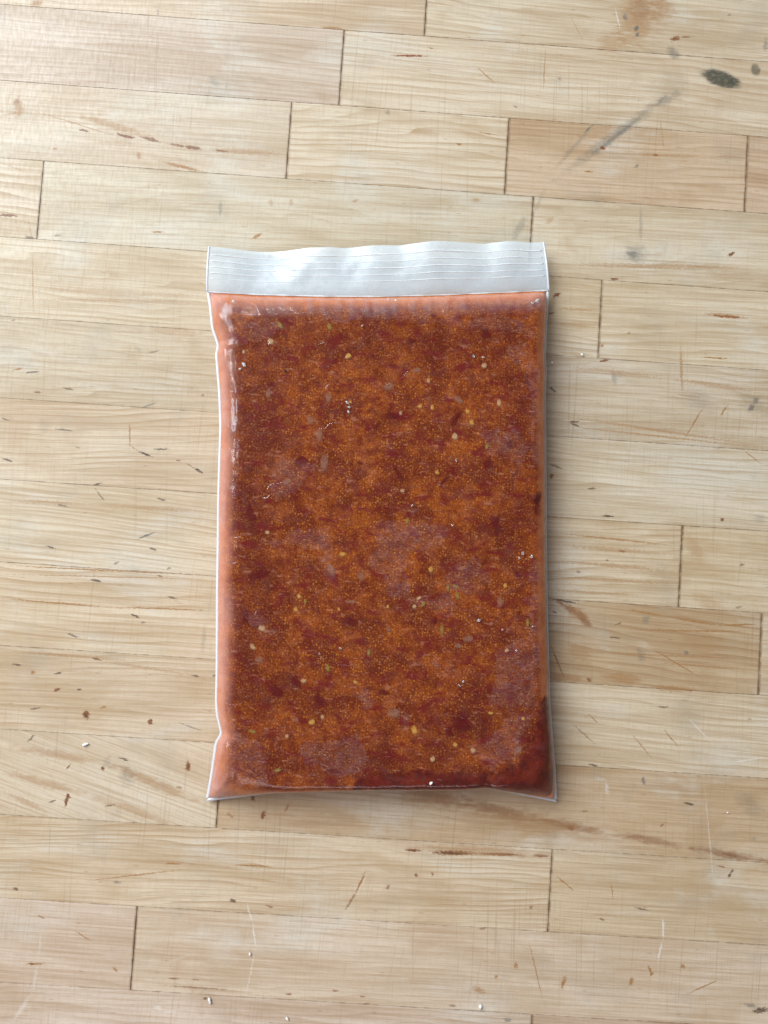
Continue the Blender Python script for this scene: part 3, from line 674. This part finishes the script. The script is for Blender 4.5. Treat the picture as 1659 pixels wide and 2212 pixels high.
PATCH = [  # ragged patches where the film has come off the ice, photo outline
 [(812, 1128), (985, 1135), (962, 1165), (952, 1196), (896, 1194), (878, 1230), (886, 1296), (842, 1294), (830, 1270), (800, 1215)],
 [(960, 1240), (1022, 1200), (1056, 1235), (1056, 1270), (1018, 1278), (965, 1275)], [(905, 1302), (960, 1280), (985, 1310), (945, 1325)],
 [(1140, 1205), (1165, 1205), (1170, 1320), (1172, 1445), (1152, 1445), (1150, 1320)], [(1063, 1405), (1155, 1380), (1158, 1528), (1062, 1524), (1070, 1470)],
 [(1110, 1545), (1150, 1540), (1130, 1600), (1095, 1650), (1062, 1660), (1050, 1610)], [(1145, 780), (1165, 780), (1166, 1000), (1150, 1000)], [(1010, 1608), (1075, 1598), (1085, 1640), (1030, 1645)],
 [(600, 985), (655, 1005), (688, 1010), (650, 1040), (598, 1080), (585, 1060)], [(560, 1180), (640, 1140), (715, 1150), (720, 1205), (690, 1190), (640, 1185)], [(690, 1200), (710, 1205), (735, 1250), (712, 1260)], [(520, 1320), (570, 1330), (600, 1350), (560, 1360)], [(560, 1350), (600, 1365), (560, 1380)],
 [(690, 1610), (770, 1590), (800, 1640), (770, 1680), (700, 1660)], [(640, 1600), (690, 1610), (690, 1650), (650, 1640)], [(475, 660), (560, 680), (620, 700), (560, 740), (520, 760), (485, 780)], [(700, 676), (860, 676), (1000, 690), (1130, 690), (1150, 720), (1000, 708), (860, 694), (720, 694)],
 [(880, 1090), (905, 1100), (890, 1115)], [(1040, 940), (1110, 920), (1150, 960), (1120, 1000), (1060, 975)], [(1090, 745), (1140, 760), (1130, 800), (1100, 790)], [(1090, 1355), (1120, 1345), (1130, 1365), (1100, 1380)], [(770, 1500), (800, 1490), (815, 1520), (790, 1535)], [(940, 1430), (985, 1425), (980, 1460), (950, 1460)], [(860, 1545), (880, 1540), (890, 1580), (865, 1585)],
 [(520, 1590), (560, 1600), (580, 1690), (520, 1690), (500, 1640)]]


def poly_sd(pts, z=.016):
    px, py = unp([p[0] for p in pts], [p[1] for p in pts], z)
    n = len(px); ins = np.zeros(X.shape, bool); best = np.full(X.shape, 9.0)
    for i in range(n):
        ax, ay, bx, by = px[i], py[i], px[(i + 1) % n], py[(i + 1) % n]
        u = np.clip(((X - ax) * (bx - ax) + (Y - ay) * (by - ay)) / ((bx - ax) ** 2 + (by - ay) ** 2), 0, 1)
        best = np.minimum(best, np.hypot(X - ax - u * (bx - ax), Y - ay - u * (by - ay)))
        ins ^= ((ay > Y) != (by > Y)) & (X < (bx - ax) * (Y - ay) / (by - ay + 1e-12) + ax)
    return np.where(ins, best, -best)


FROST = np.zeros_like(X)
for i, pts in enumerate(PATCH):
    FROST = np.maximum(FROST, sstep(-.0025, .0030, poly_sd(pts) + .0035 * fbm(X * 150 + i, Y * 150, 4)))
lump = .00055 * fbm(X * 38, Y * 38, 3) + .00012 * fbm(X * 230 + 5, Y * 230, 3)
ZB = ZS + (TH - ZS) * PR + (lump + .5 * CR) * sstep(0, .25, PR)
ZF = ZB + STREAK * sstep(.05, .3, PR) + .5 * CR * sstep(0, .2, PR) + .00012 * FROST * sstep(0, .3, PR)
SLACK_SHEEN = .33 * (1 - sstep(.10, .95, dl / wl)) + .24 * (1 - sstep(.55, 1.15, (dtp - .0022) / wt)) * sstep(.0012, .004, dtp)  # lifted film haze, with window sheen on left and top slopes painted in
SLACK_SHEEN = np.clip(SLACK_SHEEN, 0, .36) * (.85 + .6 * fbm(dl * 500, Y * 70, 3) + .3 * fbm(X * 120, Y * 120, 3)) + .10 * (1 - sstep(.0, .5, dr / wr)) + .06 * (1 - sstep(0, .6, dbt / wb))
RIM = np.clip(np.maximum.reduce([1 - sstep(.05, .80, dl / wl), 1 - sstep(.35, .85, dr / wr), 1 - sstep(.25, .95, dtp / wt), .6 * (1 - sstep(.2, .7, dbt / wb))]), 0, 1)
WET_SHADE = np.maximum.reduce([sstep(-.004, .005, poly_sd(q)) for q in (
    [(1178, 1500), (1210, 1500), (1215, 1740), (1040, 1740), (1040, 1680), (1110, 1650), (1150, 1590), (1160, 1530)], [(760, 1672), (900, 1660), (1060, 1668), (1060, 1720), (760, 1720)], [(1155, 1040), (1172, 1060), (1170, 1120), (1150, 1110)])])  # second outline darkens the bottom slope: shade put into the colour
WET_SHADE *= sstep(.15, .55, PR) * .9 + .1

DARK = np.zeros_like(X)      # painted-in shade mixed with zones of darker, redder pulp: photo centre, radii, amount
for (px, py, rx, ry, am) in [(540, 950, 70, 260, .75), (545, 1350, 60, 260, .7), (1130, 1000, 70, 280, .45), (1120, 1500, 90, 200, .6), (820, 1660, 380, 60, .7), (800, 740, 330, 70, .45), (1090, 730, 90, 70, .6), (560, 900, 60, 70, .8), (545, 1010, 45, 60, .9), (545, 1110, 40, 60, 1), (570, 1250, 60, 45, .9), (620, 960, 40, 30, .6), (600, 1490, 50, 50, .8), (690, 1520, 50, 40, .6), (990, 1560, 90, 50, .8), (1100, 1120, 60, 60, .7), (1110, 960, 40, 60, .5), (1050, 720, 60, 40, .6),
                             (880, 740, 60, 40, .5), (1130, 830, 40, 60, .5), (540, 800, 40, 60, .6), (650, 1230, 60, 40, .5), (760, 1340, 30, 26, .8), (1010, 1440, 60, 40, .4), (540, 1330, 40, 40, .8), (1060, 1200, 50, 40, .5), (700, 760, 60, 40, .5), (820, 1560, 60, 30, .5), (970, 910, 40, 40, .5), (800, 1660, 120, 26, .7), (850, 900, 50, 24, .6)]:
    ax, ay = unp(px, py, .016)
    q = np.hypot((X - ax) / (rx * .000195), (Y - ay) / (ry * .000195)) + .55 * fbm(X * 110 + px, Y * 110, 4)
    DARK = np.maximum(DARK, am * (1 - sstep(.25, 1.2, q)))
# ------------------------------------------------------------------ the frozen sauce (lies inside the bag)
sx0, sy0 = float(X.mean()), float(Y.mean())
sauce = empty('frozen_sauce', (sx0, sy0, 0))
tag(sauce, 'flat slab of frozen chunky red-orange tomato sauce inside the clear zip bag', 'sauce')


def child_of(o, root):
    o.parent = root
    o.matrix_parent_inverse = Matrix.Translation(-root.location)
    return o


GAP = .00050
PS = np.stack([X, Y, np.maximum(ZB - GAP, .0007)], -1)
inset = 1 - .0006 / Wd
PS[..., 0] = sx0 + (PS[..., 0] - sx0) * inset; PS[..., 1] = sy0 + (PS[..., 1] - sy0) * (1 - .0005 / Hd)
PSB = PS.copy(); under = np.clip(prof(np.minimum(np.minimum(dl, dr), np.minimum(dtp, dbt)), .006, 2.0), 0, 1)
PSB[..., 2] = np.maximum((ZS - .0002) * (1 - under), .0006)
edge_gap = (PS[..., 2] - PSB[..., 2])
# closed slab: top grid + bottom grid joined at the border
o = grid_obj('slab', PS, M_SAUCE, flip=True)
set_attr(o, 'rim', RIM); set_attr(o, 'wet_shade', WET_SHADE); set_attr(o, 'pulp_shade', DARK)
child_of(o, sauce)
o = grid_obj('slab_underside', PSB[::4, ::4], M_SAUCE, flip=False)
set_attr(o, 'rim', np.ones(PSB[::4, ::4].shape[:2])); set_attr(o, 'wet_shade', np.zeros(PSB[::4, ::4].shape[:2]))
child_of(o, sauce)


def surf(x, y):
    """point on the sauce surface under a photo point"""
    z = .016
    for _ in range(4):
        a, b = unp(x, y, z)
        i = np.argmin((PS[::3, ::3, 0] - a) ** 2 + (PS[::3, ::3, 1] - b) ** 2)
        z = PS[::3, ::3, 2].reshape(-1)[i]
    return float(a), float(b), float(z)


def blob_mesh(name, mat, seed, lump=.15, flat=False):
    import bmesh
    bm = bmesh.new()
    bmesh.ops.create_icosphere(bm, subdivisions=2, radius=1.0)
    r = random.Random(seed)
    ph = [r.uniform(0, 6.28) for _ in range(6)]
    for v in bm.verts:
        c = v.co
        k = 1 + lump * (math.sin(3 * c.x + ph[0]) + math.sin(3.4 * c.y + ph[1]) + math.sin(5 * c.x * c.y + ph[2])) * .6
        v.co = c * k
    me = bpy.data.meshes.new(name)
    bm.to_mesh(me); bm.free()
    me.materials.append(mat)
    me.polygons.foreach_set('use_smooth', [True] * len(me.polygons))
    return me


def bit_material(name, col, edge, rough=.4, solid=.9):
    """pieces of food: colour varies over the piece"""
    N = NT(name)
    oc = N.n('TexCoord').outputs['Object']
    n = N.noise(oc, 1.6, 3, .6)
    b = N.n('BsdfPrincipled')
    N.put(b.inputs['Base Color'], N.mix(N.rng(n, .3, .7), col, edge))
    b.inputs['Roughness'].default_value = rough
    b.inputs['Specular IOR Level'].default_value = .1
    ln = N.n('VectorMath', operation='LENGTH'); N.put(ln.inputs[0], N.mapping(oc, scale=(1, 1, 0)))
    al = N.rng(N.math('ADD', ln.outputs['Value'], N.math('MULTIPLY', N.math('SUBTRACT', n, .5), .5)), .86, .30, 0.0, solid)   # sunk in the sauce: fades out at the rim
    tr = N.n('BsdfTransparent')
    return N.done(N.mixsh(al, tr.outputs[0], b.outputs[0]))


B_SEED = bit_material('seed_cream', (.62, .36, .16), (.50, .22, .08))
B_YEL = bit_material('seed_yellow', (.62, .34, .07), (.52, .22, .04))
B_FEN = bit_material('fennel_green', (.36, .22, .05), (.26, .12, .025))
B_ONI = bit_material('onion_pale', (.40, .19, .13), (.33, .12, .06), .4, .6)
B_TOM = bit_material('tomato_red', (.17, .008, .008), (.12, .005, .004), .4, .62)
B_GAR = bit_material('garlic_pale', (.60, .38, .20), (.45, .22, .10))
B_DRK = bit_material('pepper_black', (.03, .012, .012), (.05, .015, .01))
BITS = {
 'tomato_seed': (B_YEL, .24, [(740, 1197, 7, 6, .3), (931, 1230, 6, 7, 0), (640, 1316, 6, 6, 0), (646, 1288, 6, 5, .5), (768, 1473, 5, 5, 0), (674, 1560, 8, 6, .2), (945, 1020, 6, 5, .2), (934, 880, 5, 6, 0), (1010, 888, 5, 7, .2), (754, 768, 8, 6, .6), (733, 1316, 4, 4, 0), (895, 1577, 8, 9, .4), (984, 1608, 5, 6, 0), (1092, 1265, 5, 6, 0), (1020, 912, 7, 7, 0), (838, 1310, 4, 4, 0), (1060, 1540, 6, 4, 0), (908, 878, 5, 5, 0), (758, 868, 4, 4, 0), (1130, 1552, 5, 4, .3)]),
 'garlic_piece': (B_GAR, .22, [(585, 737, 7, 8, .2), (752, 770, 8, 5, .5), (527, 760, 4, 5, 0), (566, 1357, 10, 6, -.3), (547, 1397, 8, 6, -.5), (983, 943, 7, 8, .4), (926, 822, 5, 6, 0), (895, 1310, 6, 4, .6), (905, 1292, 6, 4, .7), (1046, 790, 7, 6, 0), (866, 892, 4, 5, 0), (620, 1590, 5, 4, 0), (1022, 1620, 6, 7, 0), (935, 1640, 6, 6, 0), (697, 1548, 5, 5, .2), (578, 1150, 6, 4, 0), (656, 1470, 6, 6, .3), (1095, 1405, 6, 4, .4), (870, 1060, 6, 4, .3), (1078, 870, 6, 8, .1)]),
 'fennel_seed': (B_FEN, .04, [(968, 1270, 4, 8, .1), (985, 1267, 9, 4, -.35), (988, 1287, 4.5, 9, .45), (955, 1360, 4.5, 11, .12), (605, 703, 5, 10, .65), (797, 1410, 4, 8, -.1), (708, 1443, 5, 9, .35), (1140, 1345, 4, 10, .1), (545, 1580, 9, 4, -.2), (600, 1664, 8, 4, .2), (915, 1305, 4, 7, -.5), (712, 706, 5, 9, .4), (880, 1125, 4, 8, -.1), (1052, 965, 4, 8, -.2), (660, 1300, 3, 7, 0)]),
 'onion_piece': (B_ONI, .13, [(990, 863, 14, 7, -.5), (690, 940, 7, 16, .1), (672, 908, 8, 9, 0), (580, 850, 6, 11, 0), (852, 1540, 13, 11, .2), (715, 1230, 8, 14, .5), (780, 1245, 8, 10, .5), (1012, 1380, 14, 7, .1), (710, 858, 7, 12, 0), (840, 835, 12, 9, .3), (700, 1000, 10, 18, 0), (1080, 1300, 7, 11, .2), (990, 1395, 8, 6, 0), (900, 800, 10, 6, .2), (620, 1040, 12, 6, .6), (1120, 1620, 10, 6, .8), (840, 1360, 6, 5, 0), (760, 1300, 14, 4, .05), (640, 1555, 8, 5, 0), (560, 1425, 10, 7, .2)]),
 'tomato_piece': (B_TOM, .35, [(850, 895, 24, 10, .2), (985, 905, 10, 20, -.5), (960, 1040, 6, 16, -.6), (860, 1020, 8, 22, .6), (760, 1340, 16, 14, 0), (650, 995, 20, 14, .5), (545, 1105, 14, 22, .1), (560, 1240, 26, 8, .5), (600, 1490, 16, 18, 0), (640, 1470, 12, 14, .4), (1060, 1000, 18, 14, .2), (1050, 720, 16, 14, .2), (890, 735, 14, 8, .4), (1000, 1560, 26, 20, .1), (1075, 1130, 16, 18, 0), (970, 1580, 12, 10, 0), (830, 1495, 14, 8, 0), (720, 1665, 22, 6, 0), (590, 830, 16, 5, 0), (1100, 960, 12, 8, .3), (780, 1000, 8, 6, 0), (940, 1340, 8, 8, 0), (1120, 1240, 10, 8, .3), (530, 1330, 10, 14, .2), (690, 1510, 10, 16, .1), (1030, 1500, 8, 8, 0), (1140, 820, 8, 12, 0)]),
 'black_speck': (B_DRK, .3, [(617, 801, 3.5, 3.5, 0), (747, 1032, 3, 2, 0), (1040, 780, 3, 3, 0)]),
}
random.seed(5)
for kind, (mat, lumpy, items) in BITS.items():
    vars_ = [blob_mesh(kind, mat, 10 + q, lumpy) for q in range(4)]
    for i, (px, py, hx, hy, ang) in enumerate(items):
        a, b, z = surf(px, py)
        ob = bpy.data.objects.new(kind, vars_[i % 4])
        C.objects.link(ob)
        thin = kind in ('onion_piece', 'tomato_piece')
        hz = .0006 if thin else .0008
        ob.location = (a, b, z - hz + (.00026 if thin else .00034))
        ob.scale = (hx * .00029, hy * .00029, hz)
        ob.rotation_euler = (random.uniform(-.03, .03), random.uniform(-.03, .03), ang)
        child_of(ob, sauce)

# ------------------------------------------------------------------ the zip bag
bag = empty('zip_bag', (sx0, sy0, 0))
tag(bag, 'clear plastic zip bag lying flat on the wooden countertop, filled with red sauce', 'bag')
PF = np.stack([X, Y, ZF], -1)
o = grid_obj('front_film', PF, M_FILM, flip=True)
set_attr(o, 'frost', FROST); set_attr(o, 'slack_sheen', SLACK_SHEEN)
child_of(o, bag)
PB_ = np.stack([X, Y, np.maximum(ZS * (1 - under), .00025)], -1)
o = grid_obj('rear_film', PB_[::3, ::3], M_BACK)
child_of(o, bag)
# sealed lips down both sides and the fold along the bottom: thin flat strips
def strip(name, inner, outer, mat, th=.00022, wave=.0):
    n = len(inner)
    V_ = []; F_ = []
    for i in range(n):
        a = inner[i]; b = outer[i]
        zc = (a[2] + b[2]) / 2
        V_ += [(a[0], a[1], a[2] + th), (b[0], b[1], b[2] + th), (b[0], b[1], b[2] - th), (a[0], a[1], a[2] - th)]
    for i in range(n - 1):
        for q in range(4):
            F_.append((i * 4 + q, i * 4 + (q + 1) % 4, i * 4 + 4 + (q + 1) % 4, i * 4 + 4 + q))
    F_ += [(3, 2, 1, 0), tuple((n - 1) * 4 + q for q in range(4))]
    return child_of(mesh_obj(name, V_, F_, mat), bag)


OUTt = remap(OUT, s, t_in)
strip('side_seam', OUTt[0] + (INN[0] - OUTt[0]) * 1.25, OUTt[0], M_SEAM)
strip('side_seam', OUTt[-1] + (INN[-1] - OUTt[-1]) * 1.25, OUTt[-1], M_SEAM)
strip('bottom_fold', INN[:, -1], OUT[:, -1] + np.array([0, 0, 0]), M_SEAM, .00018)

# header above the sauce: two cloudy sheets with the zip between them
TOPE = [(450, 532), (484.7, 535.5), (520.7, 540), (556.6, 544), (592.8, 544), (624, 541.5), (664.7, 535.5), (712.7, 533), (741.5, 536), (772.6, 534), (796.7, 530.7), (816, 529.5), (864, 530), (912, 523.5), (936, 520), (984, 522), (1044, 527), (1092, 521), (1115, 521), (1140, 524), (1176, 523)]
NH, MH = 180, 34
hx, hy = curve(TOPE, NH, 0, 3)
bx_, by_ = curve(TOPL, NH, 0, 3)
u = np.linspace(0, 1, NH)
refl = 547 - 9 * u
zf = .0012 + np.clip((refl - hy) / 580.0, 0, 1) * CAM_H * .62
k = np.ones(9) / 9
zf = np.convolve(np.pad(zf, 4, mode='edge'), k, 'valid')
fr = np.linspace(0, 1, MH)          # 0 at the free edge, 1 at the sauce
hgrid_x = hx[:, None] * (1 - fr) + bx_[:, None] * fr
bow = 1.5 * np.sin(np.pi * fr)[None] * np.where(u < .5, -1, 1)[:, None] * (np.abs(u - .5) * 2)[:, None] ** 8
hgrid_x = hgrid_x + bow
hgrid_y = hy[:, None] * (1 - fr) + by_[:, None] * fr
hz_ = zf[:, None] * (1 - fr) ** .8 + .0056 * (1 - (1 - fr) ** 1.1)
UU, FF = np.meshgrid(u, fr, indexing='ij')
hz_ = hz_ + .0008 * np.sin(np.pi * FF) * fbm(UU * 9, FF * 1.6, 2) + .00010 * fbm(UU * 30, FF * 4 + 3, 2) * np.sin(np.pi * np.clip(FF, .06, .94))
hz_ = np.maximum(hz_, .0011)
HX, HY = unp(hgrid_x, hgrid_y, hz_)
PH = np.stack([HX, HY, hz_], -1)
child_of(grid_obj('header_front', PH, M_HEAD, flip=True), bag)
PHB = PH.copy()
PHB[..., 2] = np.maximum(hz_ - .0007 - .0005 * (fbm(UU * 7 + 4, FF * 2, 2) + .5), .0004)
PHB[..., 1] = PH[..., 1] + .0002
child_of(grid_obj('header_back', PHB, M_BACK), bag)


def tube(name, path, rad, mat, sides=8, flat=.45):
    n = len(path); V_ = []; F_ = []
    for i in range(n):
        a = path[max(i - 1, 0)]; b = path[min(i + 1, n - 1)]
        d = (b - a) / (np.linalg.norm(b - a) + 1e-12)
        e = np.cross(d, [0, 0, 1.0]); e /= np.linalg.norm(e) + 1e-12
        f = np.cross(e, d)
        r = rad[i] if hasattr(rad, '__len__') else rad
        for q in range(sides):
            an = 2 * math.pi * q / sides
            V_.append(path[i] + r * (math.cos(an) * e + flat * math.sin(an) * f))
    for i in range(n - 1):
        for q in range(sides):
            F_.append((i * sides + q, i * sides + (q + 1) % sides, (i + 1) * sides + (q + 1) % sides, (i + 1) * sides + q))
    F_ += [tuple(range(sides))[::-1], tuple((n - 1) * sides + q for q in range(sides))]
    return child_of(mesh_obj(name, V_, F_, mat), bag)


for j, (f0, rad) in enumerate(((.175, .00040), (.315, .00033), (.445, .00036), (.575, .00027), (.70, .00022))):
    q = f0 * (MH - 1); i0 = int(q); a = q - i0
    path = PH[2:-2, i0] * (1 - a) + PH[2:-2, i0 + 1] * a
    path = path + np.array([0, 0, +.00004])
    rr = rad * (.85 + .3 * vnoise(np.arange(len(path)) * .13, np.full(len(path), j * 3.7)))
    tube('zip_ridge', path, rr, M_RIDGE)
# welded side edges of the header
for e in (0, -1):
    sgn = 1 if e == 0 else -1
    inn = PH[e].copy(); inn[:, 0] += sgn * .0007
    outp = PH[e].copy(); outp[:, 0] -= sgn * .0001
    strip('header_seam', inn + [0, 0, .00003], outp + [0, 0, .00003], M_SEAM, .00006)
# melted roll of film where the header meets the sauce
base = PH[:, -1].copy(); base[:, 2] -= .00005
tube('header_crease', base, .0004 * (.7 + .5 * vnoise(np.arange(NH) * .2, np.zeros(NH))), M_RIDGE)

# air bubbles caught under the film
M_BUB = film_material('bubble_film', (.9, .88, .9), .25, .06, False, 2.5)
bub = blob_mesh('air_bubble', M_BUB, 77, .12)
for (px, py, r) in [(527, 788, 5), (519, 797, 3), (750, 870, 4), (754, 880, 3.4), (753, 890, 3.6), (1129, 1195, 4), (1148, 1202, 3.5), (1121, 1205, 3), (1034, 1340, 4), (1000, 1472, 3), (992, 1480, 2.6), (1023, 770, 3.5), (1043, 772, 3), (783, 704, 2.5), (977, 1135, 2.5), (985, 995, 2.5), (890, 1092, 2.5), (1085, 1360, 2.6), (735, 1400, 3), (690, 1412, 2.4), (1115, 1405, 3), (1150, 1353, 2.4), (855, 650, 4), (838, 648, 3), (505, 652, 4), (1160, 650, 5), (1150, 655, 3.5)]:
    a, b, z = surf(px, py)
    ob = bpy.data.objects.new('air_bubble', bub); C.objects.link(ob)
    ob.location = (a, b, z + GAP + .00005); ob.scale = (r * .0002, r * .00017, .0003); ob.rotation_euler = (0, 0, px)
    child_of(ob, bag)

# ------------------------------------------------------------------ crumbs lying about
M_CRUMB = plain('white_crumb', (.86, .84, .82), .7, .4, sss=.2)
CRUMBS = [(186, 1607, 5.5, 3.6, .2, 'largest white crumb on the wood left of the bag\'s lower corner'), (454, 2161, 3.6, 5.2, .1, 'white crumb near the bottom edge below the bag\'s left corner'), (620, 2199, 2.8, 3.6, .3, 'white crumb at the very bottom edge, below the middle of the bag'),
          (1037, 2174, 3.4, 4.4, 0, 'white crumb at the bottom edge below the right half of the bag'), (540, 2060, 2.6, 3.4, .4, 'tiny white crumb beside the curved white scratch below the bag'), (1257, 766, 4.2, 2.4, -.3, 'white crumb on the wood right of the bag beside a stave end joint'),
          (1192, 783, 3.0, 3.2, .5, 'white crumb touching the right edge of the bag near its top'), (1572, 1755, 1.8, 1.8, 0, 'speck of white crumb on the wood at lower right')]
for i, (px, py, hx_, hy_, ang, lab) in enumerate(CRUMBS):
    a, b = unp(px, py)
    ob = bpy.data.objects.new('crumb', blob_mesh('crumb', M_CRUMB, 300 + i, .32)); C.objects.link(ob)
    hzz = min(hx_, hy_) * .00016
    ob.location = (float(a), float(b), hzz * .85); ob.scale = (hx_ * .0002, hy_ * .0002, hzz); ob.rotation_euler = (0, 0, ang)
    tag(ob, lab, 'crumb', 'white crumbs on the countertop')
a, b, z = surf(931, 1690)
ob = bpy.data.objects.new('crumb', blob_mesh('crumb', M_CRUMB, 400, .3)); C.objects.link(ob)
ob.location = (a, b, z + GAP + .0007); ob.scale = (.0009, .0006, .0006); ob.rotation_euler = (0, 0, .6)
tag(ob, 'white crumb lying on the bag near the middle of its bottom edge', 'crumb', 'white crumbs on the countertop')
